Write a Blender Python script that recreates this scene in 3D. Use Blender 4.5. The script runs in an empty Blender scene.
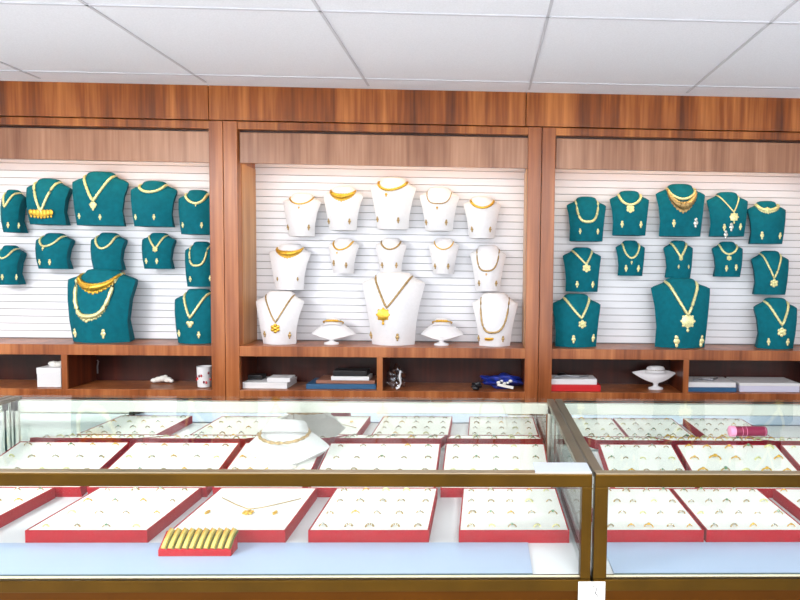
import bpy, bmesh, math, random
from mathutils import Vector, Matrix
random.seed(7)
S = bpy.context.scene
COL = S.collection
PI = math.pi

# ---------------------------------------------------------------- camera
F = 635.0; PX, PY = 504.0, 300.0
EYE = Vector((0, 0, 1.5))
Yc = Vector((484 - PX, PY - 264, -F)).normalized()
_m = .0132
_L = (F * F + 36 * 36 + 36 * _m * 484 + 20 * 504) / (20 + 36 * _m)
Xc = Vector((_L - PX, 36 - _m * (_L - 484), -F)).normalized()
Zc = Xc.cross(Yc)
R3 = Matrix((Xc, Yc, Zc))            # rows: world axes seen in camera space -> camera-to-world
cam_d = bpy.data.cameras.new('camera'); cam = bpy.data.objects.new('camera', cam_d); COL.objects.link(cam)
cam.matrix_world = Matrix.Translation(EYE) @ R3.to_4x4()
cam_d.sensor_width = 36; cam_d.sensor_fit = 'HORIZONTAL'
cam_d.lens = F / 800 * 36
cam_d.shift_x = (400 - PX) / 800
cam_d.shift_y = (PY - 300) / 800
cam_d.clip_start = .02
S.camera = cam

def at(px, py, Y):
    """point of the place seen at a photo position, on the upright plane at distance Y"""
    r = R3 @ Vector((px - PX, PY - py, -F)); t = Y / r.y
    return EYE + r * t

KEY, FILL, BACK, BAY, CASE, GK, DAY_FILL = 82, 22, 30, 2.2, .2, .34, 98
# ---------------------------------------------------------------- world, exposure, ceiling lamps
w = bpy.data.worlds.new('world'); S.world = w; w.use_nodes = True
w.node_tree.nodes['Background'].inputs[0].default_value = (.9, .95, 1, 1)
w.node_tree.nodes['Background'].inputs[1].default_value = .6
S.view_settings.view_transform = 'Standard'; S.view_settings.look = 'None'
S.view_settings.gamma = 1; S.view_settings.use_curve_mapping = False
S.view_settings.exposure = 0

def area(name, loc, rot, sx, sy, power, col):
    d = bpy.data.lights.new(name, 'AREA'); d.shape = 'RECTANGLE'; d.size = sx; d.size_y = sy
    d.energy = power; d.color = col
    o = bpy.data.objects.new(name, d); COL.objects.link(o); o.location = loc; o.rotation_euler = rot
    return o
CZ = 2.158
TX = [-.437 + .5985 * k for k in range(-5, 6)]
TY = [1.72 - .61 * k for k in range(-1, 8)]
LAMPS = [(0.5*(TX[2]+TX[3]), .195, KEY), (0.5*(TX[6]+TX[7]), .195, FILL), (0.5*(TX[3]+TX[4]), -1.025, BACK), (0.5*(TX[6]+TX[7]), -1.025, BACK)]  # left front lamp follows the shadows; the other three are added, unseen
for i, (x, y, p) in enumerate(LAMPS):
    area('ceiling_lamp_light', (x, y, CZ - .02), (0, 0, 0), .54, .56 if y > 0 else 1.1, p, (1, .985, .97))
area('added_window_fill', (0, -2.62, 1.2), (math.radians(90), 0, 0), 5.6, 1.7, DAY_FILL, (.93, .965, 1))  # unseen light added to brighten the ceiling and display wall
for xc in (-1.596, -.394, .808):
    area('added_cabinet_light', (xc, 2.515, 1.955), (math.radians(-38), 0, 0), 1.0, .03, BAY, (1, .88, .58))  # unseen strip lamps added to warm the top slats
for xc, ln in ((-.574, 1.5), (.99, 1.5)):
    area('case_strip_light', (xc, 1.226, 1.083), (math.radians(28), 0, 0), ln, .015, CASE, (.86, .93, 1))

# ---------------------------------------------------------------- materials
def lin(c):
    return tuple(((v / 255) / 12.92 if v / 255 <= .04045 else ((v / 255 + .055) / 1.055) ** 2.4) for v in c) + (1,)
MATS = {}
def mat(name, rgb, rough=.5, metal=0, spec=.5, noise=0, nscale=40, coat=0, sheen=0, bump=0):
    m = bpy.data.materials.new(name); m.use_nodes = True; nt = m.node_tree; b = nt.nodes['Principled BSDF']
    b.inputs['Base Color'].default_value = lin(rgb); b.inputs['Roughness'].default_value = rough
    b.inputs['Metallic'].default_value = metal; b.inputs['Specular IOR Level'].default_value = spec
    b.inputs['Coat Weight'].default_value = coat; b.inputs['Sheen Weight'].default_value = sheen
    if noise or bump:
        tc = nt.nodes.new('ShaderNodeTexCoord'); n = nt.nodes.new('ShaderNodeTexNoise')
        n.inputs['Scale'].default_value = nscale; n.inputs['Detail'].default_value = 4
        nt.links.new(tc.outputs['Object'], n.inputs['Vector'])
        if noise:
            r = nt.nodes.new('ShaderNodeValToRGB')
            r.color_ramp.elements[0].color = lin([v * (1 - noise) for v in rgb]); r.color_ramp.elements[0].position = .3
            r.color_ramp.elements[1].color = lin([min(255, v * (1 + noise)) for v in rgb]); r.color_ramp.elements[1].position = .7
            nt.links.new(n.outputs['Fac'], r.inputs['Fac']); nt.links.new(r.outputs['Color'], b.inputs['Base Color'])
        if bump:
            bp = nt.nodes.new('ShaderNodeBump'); bp.inputs['Strength'].default_value = bump; bp.inputs['Distance'].default_value = .002
            nt.links.new(n.outputs['Fac'], bp.inputs['Height']); nt.links.new(bp.outputs['Normal'], b.inputs['Normal'])
    MATS[name] = m
    return m
def wood(name, a, b_, c, rough=.32, seed=0):
    m = bpy.data.materials.new(name); m.use_nodes = True; nt = m.node_tree; b = nt.nodes['Principled BSDF']
    N = nt.nodes.new; Lk = nt.links.new
    tc = N('ShaderNodeTexCoord')
    def noise(sc, scale, detail):
        mp = N('ShaderNodeMapping'); mp.inputs['Scale'].default_value = sc; mp.inputs['Location'].default_value = (seed, seed * 2, seed)
        n = N('ShaderNodeTexNoise'); n.inputs['Scale'].default_value = scale; n.inputs['Detail'].default_value = detail
        n.inputs['Roughness'].default_value = .6
        Lk(tc.outputs['Object'], mp.inputs['Vector']); Lk(mp.outputs['Vector'], n.inputs['Vector']); return n
    n1 = noise((1, 1, .05), 9, 3); n2 = noise((1, 1, .03), 60, 6); n3 = noise((1, 1, .12), 22, 2)
    ad = N('ShaderNodeMath'); ad.operation = 'MULTIPLY_ADD'; ad.inputs[1].default_value = .40
    Lk(n2.outputs['Fac'], ad.inputs[0])
    ad2 = N('ShaderNodeMath'); ad2.operation = 'MULTIPLY_ADD'; ad2.inputs[1].default_value = .5
    Lk(n1.outputs['Fac'], ad2.inputs[0])
    ad3 = N('ShaderNodeMath'); ad3.operation = 'MULTIPLY'; ad3.inputs[1].default_value = .25
    Lk(n3.outputs['Fac'], ad3.inputs[0]); Lk(ad3.outputs[0], ad2.inputs[2]); Lk(ad2.outputs[0], ad.inputs[2])
    r = N('ShaderNodeValToRGB'); r.color_ramp.elements[0].position = .43; r.color_ramp.elements[0].color = lin(a)
    r.color_ramp.elements[1].position = .72; r.color_ramp.elements[1].color = lin(c)
    e = r.color_ramp.elements.new(.57); e.color = lin(b_)
    Lk(ad.outputs[0], r.inputs['Fac']); Lk(r.outputs['Color'], b.inputs['Base Color'])
    b.inputs['Roughness'].default_value = rough
    MATS[name] = m
    return m
def glass(name, tint, k=.6, r0=.03):
    m = bpy.data.materials.new(name); m.use_nodes = True; nt = m.node_tree; nt.nodes.clear()
    N = nt.nodes.new; Lk = nt.links.new
    out = N('ShaderNodeOutputMaterial'); mx = N('ShaderNodeMixShader'); tr = N('ShaderNodeBsdfTransparent'); gl = N('ShaderNodeBsdfGlossy')
    gl.inputs['Roughness'].default_value = .0; tr.inputs['Color'].default_value = lin(tint)
    lw = N('ShaderNodeLayerWeight'); lw.inputs['Blend'].default_value = .5
    pw = N('ShaderNodeMath'); pw.operation = 'POWER'; pw.inputs[1].default_value = 5
    ma = N('ShaderNodeMath'); ma.operation = 'MULTIPLY_ADD'; ma.inputs[1].default_value = k; ma.inputs[2].default_value = r0
    Lk(lw.outputs['Facing'], pw.inputs[0]); Lk(pw.outputs[0], ma.inputs[0]); Lk(ma.outputs[0], mx.inputs['Fac'])
    Lk(tr.outputs[0], mx.inputs[1]); Lk(gl.outputs[0], mx.inputs[2]); Lk(mx.outputs[0], out.inputs['Surface'])
    MATS[name] = m
    return m
WOOD = wood('cherry_wood', (112, 54, 20), (152, 84, 42), (184, 114, 66))
WOODD = wood('dark_cherry_wood', (84, 36, 6), (140, 72, 22), (190, 116, 56), seed=3)
WOODV = wood('glare_cherry_wood', (124, 78, 54), (160, 112, 84), (186, 138, 108), seed=5)  # glare on the valance put into a paler wood colour
WOODI = wood('shaded_cherry_wood', (38, 10, 5), (52, 15, 8), (70, 24, 12), seed=8)  # recess shade put into a near-black wood colour
WOODC = wood('shaded_cubby_wood', (60, 20, 8), (92, 38, 16), (124, 58, 28), seed=11)  # shade on cubby sides and dividers put into a darker wood
SIDEW = wood('lit_liner_wood', (176, 118, 70), (196, 140, 88), (214, 164, 112), seed=9)  # light on the bay sides put into a paler wood
SLAT = mat('slat_white', (234, 235, 240), .45)
CEIL = mat('ceiling_tile', (234, 235, 243), .9, noise=.02, nscale=220, bump=.2)
TEE = mat('ceiling_tee', (200, 200, 208), .6)
WALLP = mat('wall_paint', (240, 240, 240), .8, noise=.02, nscale=8)
FLOOR = mat('floor_tile', (218, 216, 214), .35, noise=.06, nscale=5)
TEAL = mat('teal_velvet', (0, 98, 112), .85, spec=.2, noise=.06, nscale=60)
WHITE = mat('white_leatherette', (222, 221, 224), .5, noise=.01, nscale=90)
GOLD = mat('gold', (222, 174, 64), .3, .75, noise=.15, nscale=300)
PGOLD = mat('pale_gold', (226, 218, 160), .35, .45, noise=.15, nscale=260)
BGOLD = mat('bangle_gold', (206, 184, 96), .35, .5)
GREENG = mat('green_gold', (92, 96, 34), .4, .5)
DGOLD = mat('antique_gold', (168, 140, 92), .4, .6, noise=.2, nscale=260)
STONE = mat('green_stone', (90, 130, 90), .15, .0, coat=1)
SILV = mat('silver_stone', (200, 200, 190), .2, .8)
RED = mat('tray_red', (162, 2, 26), .7, spec=.2, noise=.03, nscale=50)
PAD = mat('pad_white', (244, 243, 240), .9, noise=.01, nscale=140, bump=.3)
BEAD = mat('beige_beads', (178, 150, 106), .45, .3, noise=.35, nscale=260)
EDGE = mat('sheet_edge', (74, 92, 98), .3)
DECK = mat('deck_white', (212, 214, 220), .5)
BLUE = mat('pale_blue_acrylic', (160, 178, 206), .3)
CAP = mat('rail_cap', (150, 134, 108), .3, .5)
BRASS = mat('brushed_brass', (72, 50, 8), .38, .9, noise=.08, nscale=12)
BRASSD = mat('dark_bronze', (116, 102, 84), .35, .4, noise=.06, nscale=12)
BASEP = mat('bronze_panel', (76, 42, 2), .5, .9, noise=.05, nscale=9)
CHROME = mat('white_trim', (214, 214, 206), .3, .2)
MIRR = mat('mirror', (236, 236, 232), .02, 1)
BLACK = mat('black_plastic', (22, 22, 26), .4)
BOXW = mat('box_white', (226, 226, 228), .6)
BOXR = mat('box_red', (200, 24, 30), .5)
BOXB = mat('box_blue', (40, 90, 130), .5)
NAVY = mat('navy_bag', (18, 40, 130), .5, noise=.3, nscale=60)
STEEL = mat('steel', (170, 172, 178), .3, .8)
PAPER = mat('paper', (238, 236, 230), .8)
PINK = mat('pink_plastic', (112, 18, 52), .35)
LPINK = mat('light_pink_plastic', (214, 140, 170), .35)
INK = mat('ink', (40, 40, 60), .6)
CREAM = mat('cream_plastic', (230, 220, 190), .5)
GLASS_T = glass('top_glass', (250, 253, 251), GK, .02)
GLASS_F = glass('front_glass', (252, 254, 253), .5, .02)
PLAST = glass('clear_bag', (240, 242, 248), .6, .30)
dm = bpy.data.materials.new('lamp_diffuser'); dm.use_nodes = True
dm.node_tree.nodes['Principled BSDF'].inputs['Emission Color'].default_value = (1, .98, .95, 1)
dm.node_tree.nodes['Principled BSDF'].inputs['Emission Strength'].default_value = 3

# ---------------------------------------------------------------- mesh helpers
class MB:
    def __init__(s): s.v = []; s.f = []; s.mi = []; s.mats = []
    def m(s, material):
        if material not in s.mats: s.mats.append(material)
        return s.mats.index(material)
    def add(s, vs, fs, material):
        k = s.m(material); o = len(s.v); s.v += [tuple(v) for v in vs]
        for f in fs: s.f.append([i + o for i in f]); s.mi.append(k)
        return s
    def box(s, x0, x1, y0, y1, z0, z1, material, M=None):
        vs = [Vector((x, y, z)) for x in (x0, x1) for y in (y0, y1) for z in (z0, z1)]
        if M is not None: vs = [M @ v for v in vs]
        return s.add(vs, [(0, 1, 3, 2), (4, 6, 7, 5), (0, 4, 5, 1), (2, 3, 7, 6), (0, 2, 6, 4), (1, 5, 7, 3)], material)
    def prism(s, pts, x0, x1, material):      # (y,z) outline extruded along x, outline counter-clockwise seen from +x
        n = len(pts); vs = [(x0, p[0], p[1]) for p in pts] + [(x1, p[0], p[1]) for p in pts]
        fs = [tuple(range(n))[::-1], tuple(range(n, 2 * n))] + [(i, (i + 1) % n, (i + 1) % n + n, i + n) for i in range(n)]
        return s.add(vs, fs, material)
    def tube(s, pts, rad, material, seg=6, closed=False):
        pts = [Vector(p) for p in pts]; n = len(pts); vs = []; fs = []
        for i, p in enumerate(pts):
            a = pts[(i - 1) % n] if (closed or i > 0) else p; b = pts[(i + 1) % n] if (closed or i < n - 1) else p
            t = (b - a).normalized(); up = Vector((0, 0, 1)) if abs(t.z) < .9 else Vector((0, 1, 0))
            u = t.cross(up).normalized(); v = u.cross(t)
            r = rad[i] if isinstance(rad, (list, tuple)) else rad
            for k in range(seg):
                an = 2 * PI * k / seg; vs.append(p + (u * math.cos(an) + v * math.sin(an)) * r)
        for i in range(n if closed else n - 1):
            j = (i + 1) % n
            for k in range(seg):
                l = (k + 1) % seg; fs.append((i * seg + k, i * seg + l, j * seg + l, j * seg + k))
        if not closed: fs += [tuple(range(seg))[::-1], tuple(range((n - 1) * seg, n * seg))]
        return s.add(vs, fs, material)
    def ball(s, c, rx, ry, rz, material, seg=8, ring=5):
        vs = [(c[0], c[1], c[2] + rz)]; fs = []
        for i in range(1, ring):
            ph = PI * i / ring
            for k in range(seg):
                th = 2 * PI * k / seg; vs.append((c[0] + rx * math.sin(ph) * math.cos(th), c[1] + ry * math.sin(ph) * math.sin(th), c[2] + rz * math.cos(ph)))
        vs.append((c[0], c[1], c[2] - rz)); b = len(vs) - 1
        for k in range(seg):
            l = (k + 1) % seg; fs.append((0, 1 + k, 1 + l)); fs.append((b, 1 + (ring - 2) * seg + l, 1 + (ring - 2) * seg + k))
            for i in range(ring - 2): fs.append((1 + i * seg + k, 1 + (i + 1) * seg + k, 1 + (i + 1) * seg + l, 1 + i * seg + l))
        return s.add(vs, fs, material)
    def lathe(s, prof, c, material, seg=20, sx=1, sy=1):
        n = len(prof); vs = []; fs = []
        for (r, z) in prof:
            for k in range(seg):
                a = 2 * PI * k / seg; vs.append((c[0] + r * sx * math.cos(a), c[1] + r * sy * math.sin(a), c[2] + z))
        for i in range(n - 1):
            for k in range(seg):
                l = (k + 1) % seg; fs.append((i * seg + k, i * seg + l, (i + 1) * seg + l, (i + 1) * seg + k))
        fs += [tuple(range(seg))[::-1], tuple(range((n - 1) * seg, n * seg))]
        return s.add(vs, fs, material)
    def build(s, name, parent=None, loc=None, bevel=0, smooth=None, rot=None):
        me = bpy.data.meshes.new(name); me.from_pydata(s.v, [], s.f)
        for x in s.mats: me.materials.append(x)
        for p, k in zip(me.polygons, s.mi): p.material_index = k
        bm = bmesh.new(); bm.from_mesh(me); bmesh.ops.recalc_face_normals(bm, faces=bm.faces)
        bm.to_mesh(me); bm.free()
        if smooth is not None:
            for p in me.polygons: p.use_smooth = True
            me.set_sharp_from_angle(angle=math.radians(smooth))
        o = bpy.data.objects.new(name, me); COL.objects.link(o)
        if parent: o.parent = parent
        if loc is not None: o.location = loc
        if rot is not None: o.rotation_euler = rot
        if bevel:
            b = o.modifiers.new('bevel', 'BEVEL'); b.width = bevel; b.segments = 2; b.limit_method = 'ANGLE'
        return o
def tag(o, label, cat, group=None):
    o['label'] = label; o['category'] = cat
    if group: o['group'] = group
    return o
def empty(name, loc, label, cat, group=None, rot=(0, 0, 0)):
    o = bpy.data.objects.new(name, None); o.empty_display_size = .05; COL.objects.link(o)
    o.location = loc; o.rotation_euler = rot
    return tag(o, label, cat, group)
def struct(name, mb, **k):
    o = mb.build(name, **k); o['kind'] = 'structure'; return o

# ---------------------------------------------------------------- room shell
RX0, RX1, RY0, RY1 = -3.3, 3.3, -2.7, 2.72
struct('floor', MB().box(RX0 - .1, RX1 + .1, RY0 - .1, RY1 + .1, -.1, 0, FLOOR))
struct('ceiling', MB().box(RX0 - .1, RX1 + .1, RY0 - .1, RY1 + .1, CZ, CZ + .1, CEIL))
struct('wall_back', MB().box(RX0, RX1, RY1, RY1 + .1, 0, CZ, WALLP))
struct('wall_front', MB().box(RX0, RX1, RY0 - .1, RY0, 0, .3, WALLP).box(RX0, RX1, RY0 - .1, RY0, 2.08, CZ, WALLP).box(RX0, -2.9, RY0 - .1, RY0, .3, 2.08, WALLP).box(2.9, RX1, RY0 - .1, RY0, .3, 2.08, WALLP))
g = MB()
for x in (-2.9, -.98, .94, 2.86): g.box(x, x + .04, RY0 - .07, RY0 - .03, .3, 2.08, TEE)
g.box(-2.9, 2.9, RY0 - .07, RY0 - .03, .3, .34, TEE).box(-2.9, 2.9, RY0 - .07, RY0 - .03, 2.04, 2.08, TEE)
w_ = struct('added_window_1', g)  # unseen opening behind the camera, added to go with the fill light
gp = struct('added_window_glass', MB().box(-2.9, 2.9, RY0 - .052, RY0 - .048, .34, 2.04, GLASS_F), parent=w_)
struct('wall_left', MB().box(RX0 - .1, RX0, RY0 - .1, RY1 + .1, 0, CZ, WALLP))
struct('wall_right', MB().box(RX1, RX1 + .1, RY0 - .1, RY1 + .1, 0, CZ, WALLP))
g = MB()
for x in TX: g.box(x - .004, x + .004, RY0, RY1 - .3, CZ - .003, CZ, TEE)
for y in TY: g.box(RX0, RX1, y - .004, y + .004, CZ - .003, CZ, TEE)
struct('trim_1', g)          # ceiling grid
# fascia above the cabinets: one board face with upright joints
YF = 2.47
g = MB()
for a, b in ((-3.3, -1.047), (-1.044, .153), (.156, 1.371), (1.374, 3.3)):
    g.box(a, b, YF - .004, RY1, 2.031, CZ, WOODD)
struct('trim_2', g, bevel=.001)
for i, (x, y, p) in enumerate(LAMPS):
    hy = .28 if y > 0 else .56
    t = empty('ceiling_light', (x, y, CZ - .002), 'flush white ceiling light panel %s' % ('over the counter to the left', 'over the counter to the right, added as unseen fill', 'added unseen at the back of the shop to the left', 'added unseen at the back of the shop to the right')[i], 'light', 'ceiling light panels')
    fr = MB(); 
    for a in ((-.29, -.27, -hy - .02, hy + .02), (.27, .29, -hy - .02, hy + .02), (-.29, .29, -hy - .02, -hy), (-.29, .29, hy, hy + .02)):
        fr.box(a[0], a[1], a[2], a[3], -.012, -.001, TEE)
    fr.build('frame', t)
    MB().box(-.27, .27, -hy, hy, -.006, -.001, dm).build('diffuser', t)

# ---------------------------------------------------------------- wall display cabinets
YB = 2.66
PIT = 1.213; X0 = .219
def cabinet(xa, label, divs, wing=False):
    xb = xa + PIT - .002; g_ = 'wooden wall display cabinets'
    t = empty('wall_display_cabinet', ((xa + xb) / 2, 2.6, 0), label, 'display cabinet', g_)
    ox = (xa + xb) / 2; oy = 2.6
    def P(mb, name, **k):
        o = mb.build(name, t, **k); o.location = (-ox, -oy, 0); return o
    for a, b in ((xa, xa + .052), (xb - .052, xb)):
        P(MB().box(a, b, YF, RY1 - .003, .0, 2.028, WOOD), 'side_panel', bevel=.0015)
    # inner faces of the display bay, light put into their paler wood
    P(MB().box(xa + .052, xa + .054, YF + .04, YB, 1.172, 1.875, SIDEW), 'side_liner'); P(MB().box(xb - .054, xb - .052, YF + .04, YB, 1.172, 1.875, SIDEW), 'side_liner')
    a, b = xa + .052, xb - .052
    P(MB().box(a, b, YF + .004, YF + .03, 1.999, 2.028, WOODD), 'top_rail', bevel=.001)
    P(MB().box(a + .004, b, YF + .016, YF + .036, 1.874, 1.990, WOODV), 'valance', bevel=.001)
    P(MB().box(a, b, YF + .03, RY1 - .003, 1.995, 2.02, WOODI), 'top_board')
    P(MB().box(a + .05, b - .05, YF + .036, YF + .06, 1.962, 1.99, CREAM), 'added_lamp_housing')  # housing for the added bay lamp
    # slatted back panel
    s = MB(); z = 1.172; p = .0296
    pts = []
    while z < 1.995:
        z1 = min(z + p, 1.995)
        s.box(a, b, YB, YB + .01, z + .0025, z1, SLAT); z = z1
    s.box(a, b, YB + .008, YB + .02, 1.0, 1.995, mat_groove)
    P(s, 'slatted_back_panel')
    P(MB().box(a, b, YF + .002, YB, 1.131, 1.171, WOOD), 'display_shelf', bevel=.001)
    P(MB().box(a, b, YF + .002, YB + .05, .965, .999, WOOD), 'bottom_board', bevel=.001)
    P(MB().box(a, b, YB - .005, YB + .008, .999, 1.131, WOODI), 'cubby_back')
    P(MB().box(a, a + .002, YF + .02, YB - .005, .999, 1.131, WOODC), 'cubby_shade_liner'); P(MB().box(b - .002, b, YF + .02, YB - .005, .999, 1.131, WOODC), 'cubby_shade_liner')  # thin added sheets whose dark colour stands in for cubby shade
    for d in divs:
        P(MB().box(d, d + .022, YF + .01, YB - .005, .999, 1.131, WOODC), 'divider'); P(MB().box(d, d + .022, YF + .002, YF + .010, .999, 1.131, WOOD), 'divider_edge')  # divider sides carry shade in their colour, the front edge is plain wood
    w3 = (b - a) / 3
    for i in range(3):
        dr = P(MB().box(a + i * w3 + .002, a + (i + 1) * w3 - .002, YF + .004, YF + .022, .1, .960, WOODD), 'door', bevel=.001)
        MB().tube([(a + (i + .85) * w3, YF - .002, .84), (a + (i + .85) * w3, YF - .018, .84), (a + (i + .85) * w3, YF - .018, .74), (a + (i + .85) * w3, YF - .002, .74)], .005, STEEL).build('handle', dr)
    P(MB().box(a, b, YF + .03, YF + .045, 0, .1, BLACK), 'plinth')
    return t
mat_groove = mat('slat_groove', (150, 150, 152), .6)
D = lambda px: at(px, 375, 2.475).x
cabinet(X0 - 2 * PIT, 'wooden wall cabinet with teal busts at the left, left of the first double pillar', [D(62)])
cabinet(X0 - PIT, 'wooden wall cabinet in the middle holding the white busts', [D(377)])
cabinet(X0, 'wooden wall cabinet with teal busts at the right, right of the second double pillar', [D(683)])

# ---------------------------------------------------------------- display cases (counters)
YG, YM = 1.188, 1.860            # front face, mirror face
ZD, ZT = .894, 1.1005
def case(xa, xb, label):
    t = empty('glass_display_case', ((xa + xb) / 2, 1.5, 0), label, 'display case', 'glass jewellery counters')
    ox = (xa + xb) / 2
    def P(mb, name, par=None, **k):
        o = mb.build(name, t if par is None else par, **k)
        if par is None: o.location = (-ox, -1.5, 0)
        return o
    yb = YM + .016
    P(MB().box(xa, xb, YG, YG + .019, ZT - .0255, ZT, BRASS), 'top_rail', bevel=.002)
    P(MB().box(xa + .002, xb - .002, YG + .001, YG + .020, ZT, ZT + .002, CAP), 'rail_cap')
    P(MB().box(xa, xb, YG - .002, YG + .022, .872, ZD + .001, BRASS), 'bottom_rail', bevel=.0015)
    for a in (xa, xb - .02):
        P(MB().box(a, a + (.026 if a == xa else .020), YG + .001, YG + .024, ZD, ZT - .0255, BRASS), 'corner_post', bevel=.0015)
        P(MB().box(a + .002, a + .022, YM - .004, yb - .001, ZD, ZT - .013, CHROME), 'rear_post')
        P(MB().box(a, a + .020, YG + .019, yb, ZT - .012, ZT - .001, BRASSD), 'side_rail', bevel=.001)
        P(MB().box(a + .007, a + .013, YG + .019, yb - .02, ZD, ZT - .012, GLASS_F), 'side_glass')
    P(MB().box(xa, xb, YM - .004, yb, 1.058, ZT - .012, CHROME), 'back_rail', bevel=.001)
    P(MB().box(xa + .02, xb - .02, YG + .019, yb, ZT - .006, ZT + .0005, GLASS_T), 'glass_top')
    P(MB().box(xa + .02, xb - .02, YG + .008, YG + .013, ZD, ZT - .0255, GLASS_F), 'front_glass')
    P(MB().box(xa + .02, xb - .02, YG + .019, YG + .032, ZT - .014, ZT - .006, CREAM), 'lamp_strip')
    mid = (xa + xb) / 2
    P(MB().box(xa + .022, mid + .02, YM, YM + .005, ZD, 1.058, MIRR), 'mirror_door')
    P(MB().box(mid - .02, xb - .022, YM + .0055, YM + .0105, ZD, 1.058, MIRR), 'mirror_door')
    P(MB().box(xa + .005, xb - .005, YG + .002, yb, .875, ZD, DECK), 'deck')
    P(MB().box(xa + .02, xb - .02, YG + .008, YG + .014, ZD + .001, ZD + .0025, CREAM), 'glass_channel')
    P(MB().box(xa + .004, xb - .004, YG + .004, yb - .004, .08, .875, BASEP), 'base_cabinet')
    P(MB().box(xa + .03, xb - .03, YG + .05, yb - .03, 0, .08, BLACK), 'plinth')
case(-1.362, .2125, 'glass display case in the centre, brass framed, under the white busts')
case(.2175, 1.79, 'glass display case at the right, brass framed, beyond the centre case')
case(-2.94, -1.367, 'glass display case at the far left, mostly out of the frame')

# risers and trays
TILT = math.radians(13)
def riser(xa, xb, label):
    y0, y1 = 1.616, 1.850; h = (y1 - y0) * math.tan(TILT)
    o = MB().prism([(y0, ZD), (y1, ZD), (y1, ZD + h)], xa, xb, DECK).build('display_riser')
    tag(o, label, 'riser', 'white sloping tray risers')
riser(-1.33, .19, 'white sloping riser under the tilted trays of the centre case')
riser(.25, 1.45, 'white sloping riser under the tilted trays of the right case')
TH = .028
def tray(xa, xb, y0, ln, tilt, label, group, pad=True):
    wd = xb - xa
    t = empty('jewelry_tray', ((xa + xb) / 2, y0, ZD), label, 'tray', group, (tilt, 0, 0))
    hw = wd / 2
    b = MB().box(-hw, hw, 0, ln, 0, .006, RED)
    for a in ((-hw, -hw + .003, 0, ln), (hw - .003, hw, 0, ln), (-hw + .003, hw - .003, 0, .003), (-hw + .003, hw - .003, ln - .003, ln)):
        b.box(a[0], a[1], a[2], a[3], .006, TH, RED)
    b.build('tray_body', t)
    p = MB().box(-hw + .003, hw - .003, .003, ln - .003, .006, TH - .001, PAD)
    p.build('velvet_pad', t)
    return t, wd, ln, tilt
def ring_mesh(mk, stone):
    m = MB(); r = .0085; n = 9
    m.tube([(r * math.cos(PI * k / n), 0, r * .75 * math.sin(PI * k / n) - .0005) for k in range(n + 1)], .0013, mk, 5)
    m.ball((0, 0, r * .75), .0036, .003, .0026, stone, 6, 4)
    return m
def ring_mesh2(mk, stone):
    m = MB(); r = .0075; n = 9
    m.tube([(r * math.cos(PI * k / n), 0, r * .8 * math.sin(PI * k / n) - .0005) for k in range(n + 1)], .0019, mk, 5)
    for k in (-1, 0, 1): m.ball((k * .0036, 0, r * .78 - abs(k) * .0012), .002, .0022, .002, stone, 6, 4)
    return m
RINGS = [ring_mesh(GOLD, GOLD), ring_mesh2(DGOLD, SILV), ring_mesh(DGOLD, STONE), ring_mesh2(PGOLD, PGOLD), ring_mesh(DGOLD, SILV)]
RINGME = []
for r_ in RINGS:
    o = r_.build('gold_ring', smooth=40); RINGME.append(o.data); bpy.data.objects.remove(o)
ROWW = ['nearest', 'second', 'third', 'fourth']
def fill(tr, rows, cols, where, weights, big=1.0):
    t, wd, ln, tilt = tr
    M = Matrix.Translation(t.location) @ Matrix.Rotation(tilt, 4, 'X')
    for j in rows:
        for i in range(cols):
            x = -wd / 2 + wd * (i + .5) / cols + random.uniform(-.004, .004)
            y = .022 + (ln - .04) * j / 3 + random.uniform(-.002, .002)
            me = RINGME[random.choice(weights)]
            o = bpy.data.objects.new('gold_ring', me); COL.objects.link(o)
            o.location = M @ Vector((x, y, TH - .001)); o.rotation_euler = (tilt, 0, random.uniform(-.35, .35))
            s = random.uniform(.8, 1.15) * big; o.scale = (s, s, s)
            col = ['leftmost', 'second', 'third', 'fourth', 'fifth'][i] if cols > 1 else 'only'
            rw = ROWW[j] + ' row' if min(rows) == 0 else {1: 'nearest visible row', 2: 'middle row', 3: 'farthest row'}[j]
            tag(o, 'gold ring, %s in %s, %s' % (col, rw, where), 'ring', 'rings in the %s' % where)
GA = 'red and white trays in the near row'; GB = 'red and white trays tilted in the rear row'
AL = .262
Aspec = [(-1.335, -1.078, 'near tray at the left edge'), (-.968, -.713, 'near tray left of the necklace tray'), (-.664, -.421, None),
         (-.372, -.113, 'near tray right of the necklace tray'), (-.048, .207 - .014, 'near tray by the corner post'),
         (.262, .490, 'near tray first in the right case'), (.496, .722, 'near tray second in the right case'), (.765, .99, 'near tray third in the right case')]
for a, b, wh in Aspec:
    if wh is None:
        NT = tray(a, b, 1.35, AL, 0, 'red-sided white tray holding one pendant necklace, behind the gold bangle box', 'near-row trays')
    else:
        tr = tray(a, b, 1.35, AL, 0, 'red-sided white ring tray lying flat, the %s' % wh, GA)
        fill(tr, (0, 1, 2, 3), 4 if wh.startswith('near tray left') else 5, wh, [0, 1, 1, 2, 3, 4])
Bspec = [(-1.325, -1.016, 'tilted tray at the left edge'), (-1.000, -.702, 'tilted tray left of the low bust'), (-.686, -.457, 'tilted tray behind the low bust'),
         (-.441, -.121, 'tilted tray right of the low bust'), (-.106, .184, 'tilted tray at the right end'),
         (.345, .562, 'tilted tray first in the right case'), (.575, .875, 'tilted tray second in the right case'), (.89, 1.19, 'tilted tray third in the right case')]
for a, b, wh in Bspec:
    tr = tray(a, b, 1.618, .234, TILT, 'red-sided white ring tray by the mirror, the %s' % wh, GB)
    fill(tr, (1, 2, 3), 5, wh, [0, 0, 3, 3, 0, 2] if 'second in the right' in wh else [1, 2, 4, 3, 1, 0], 1.6 if 'second in the right' in wh else 1.0)

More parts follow.
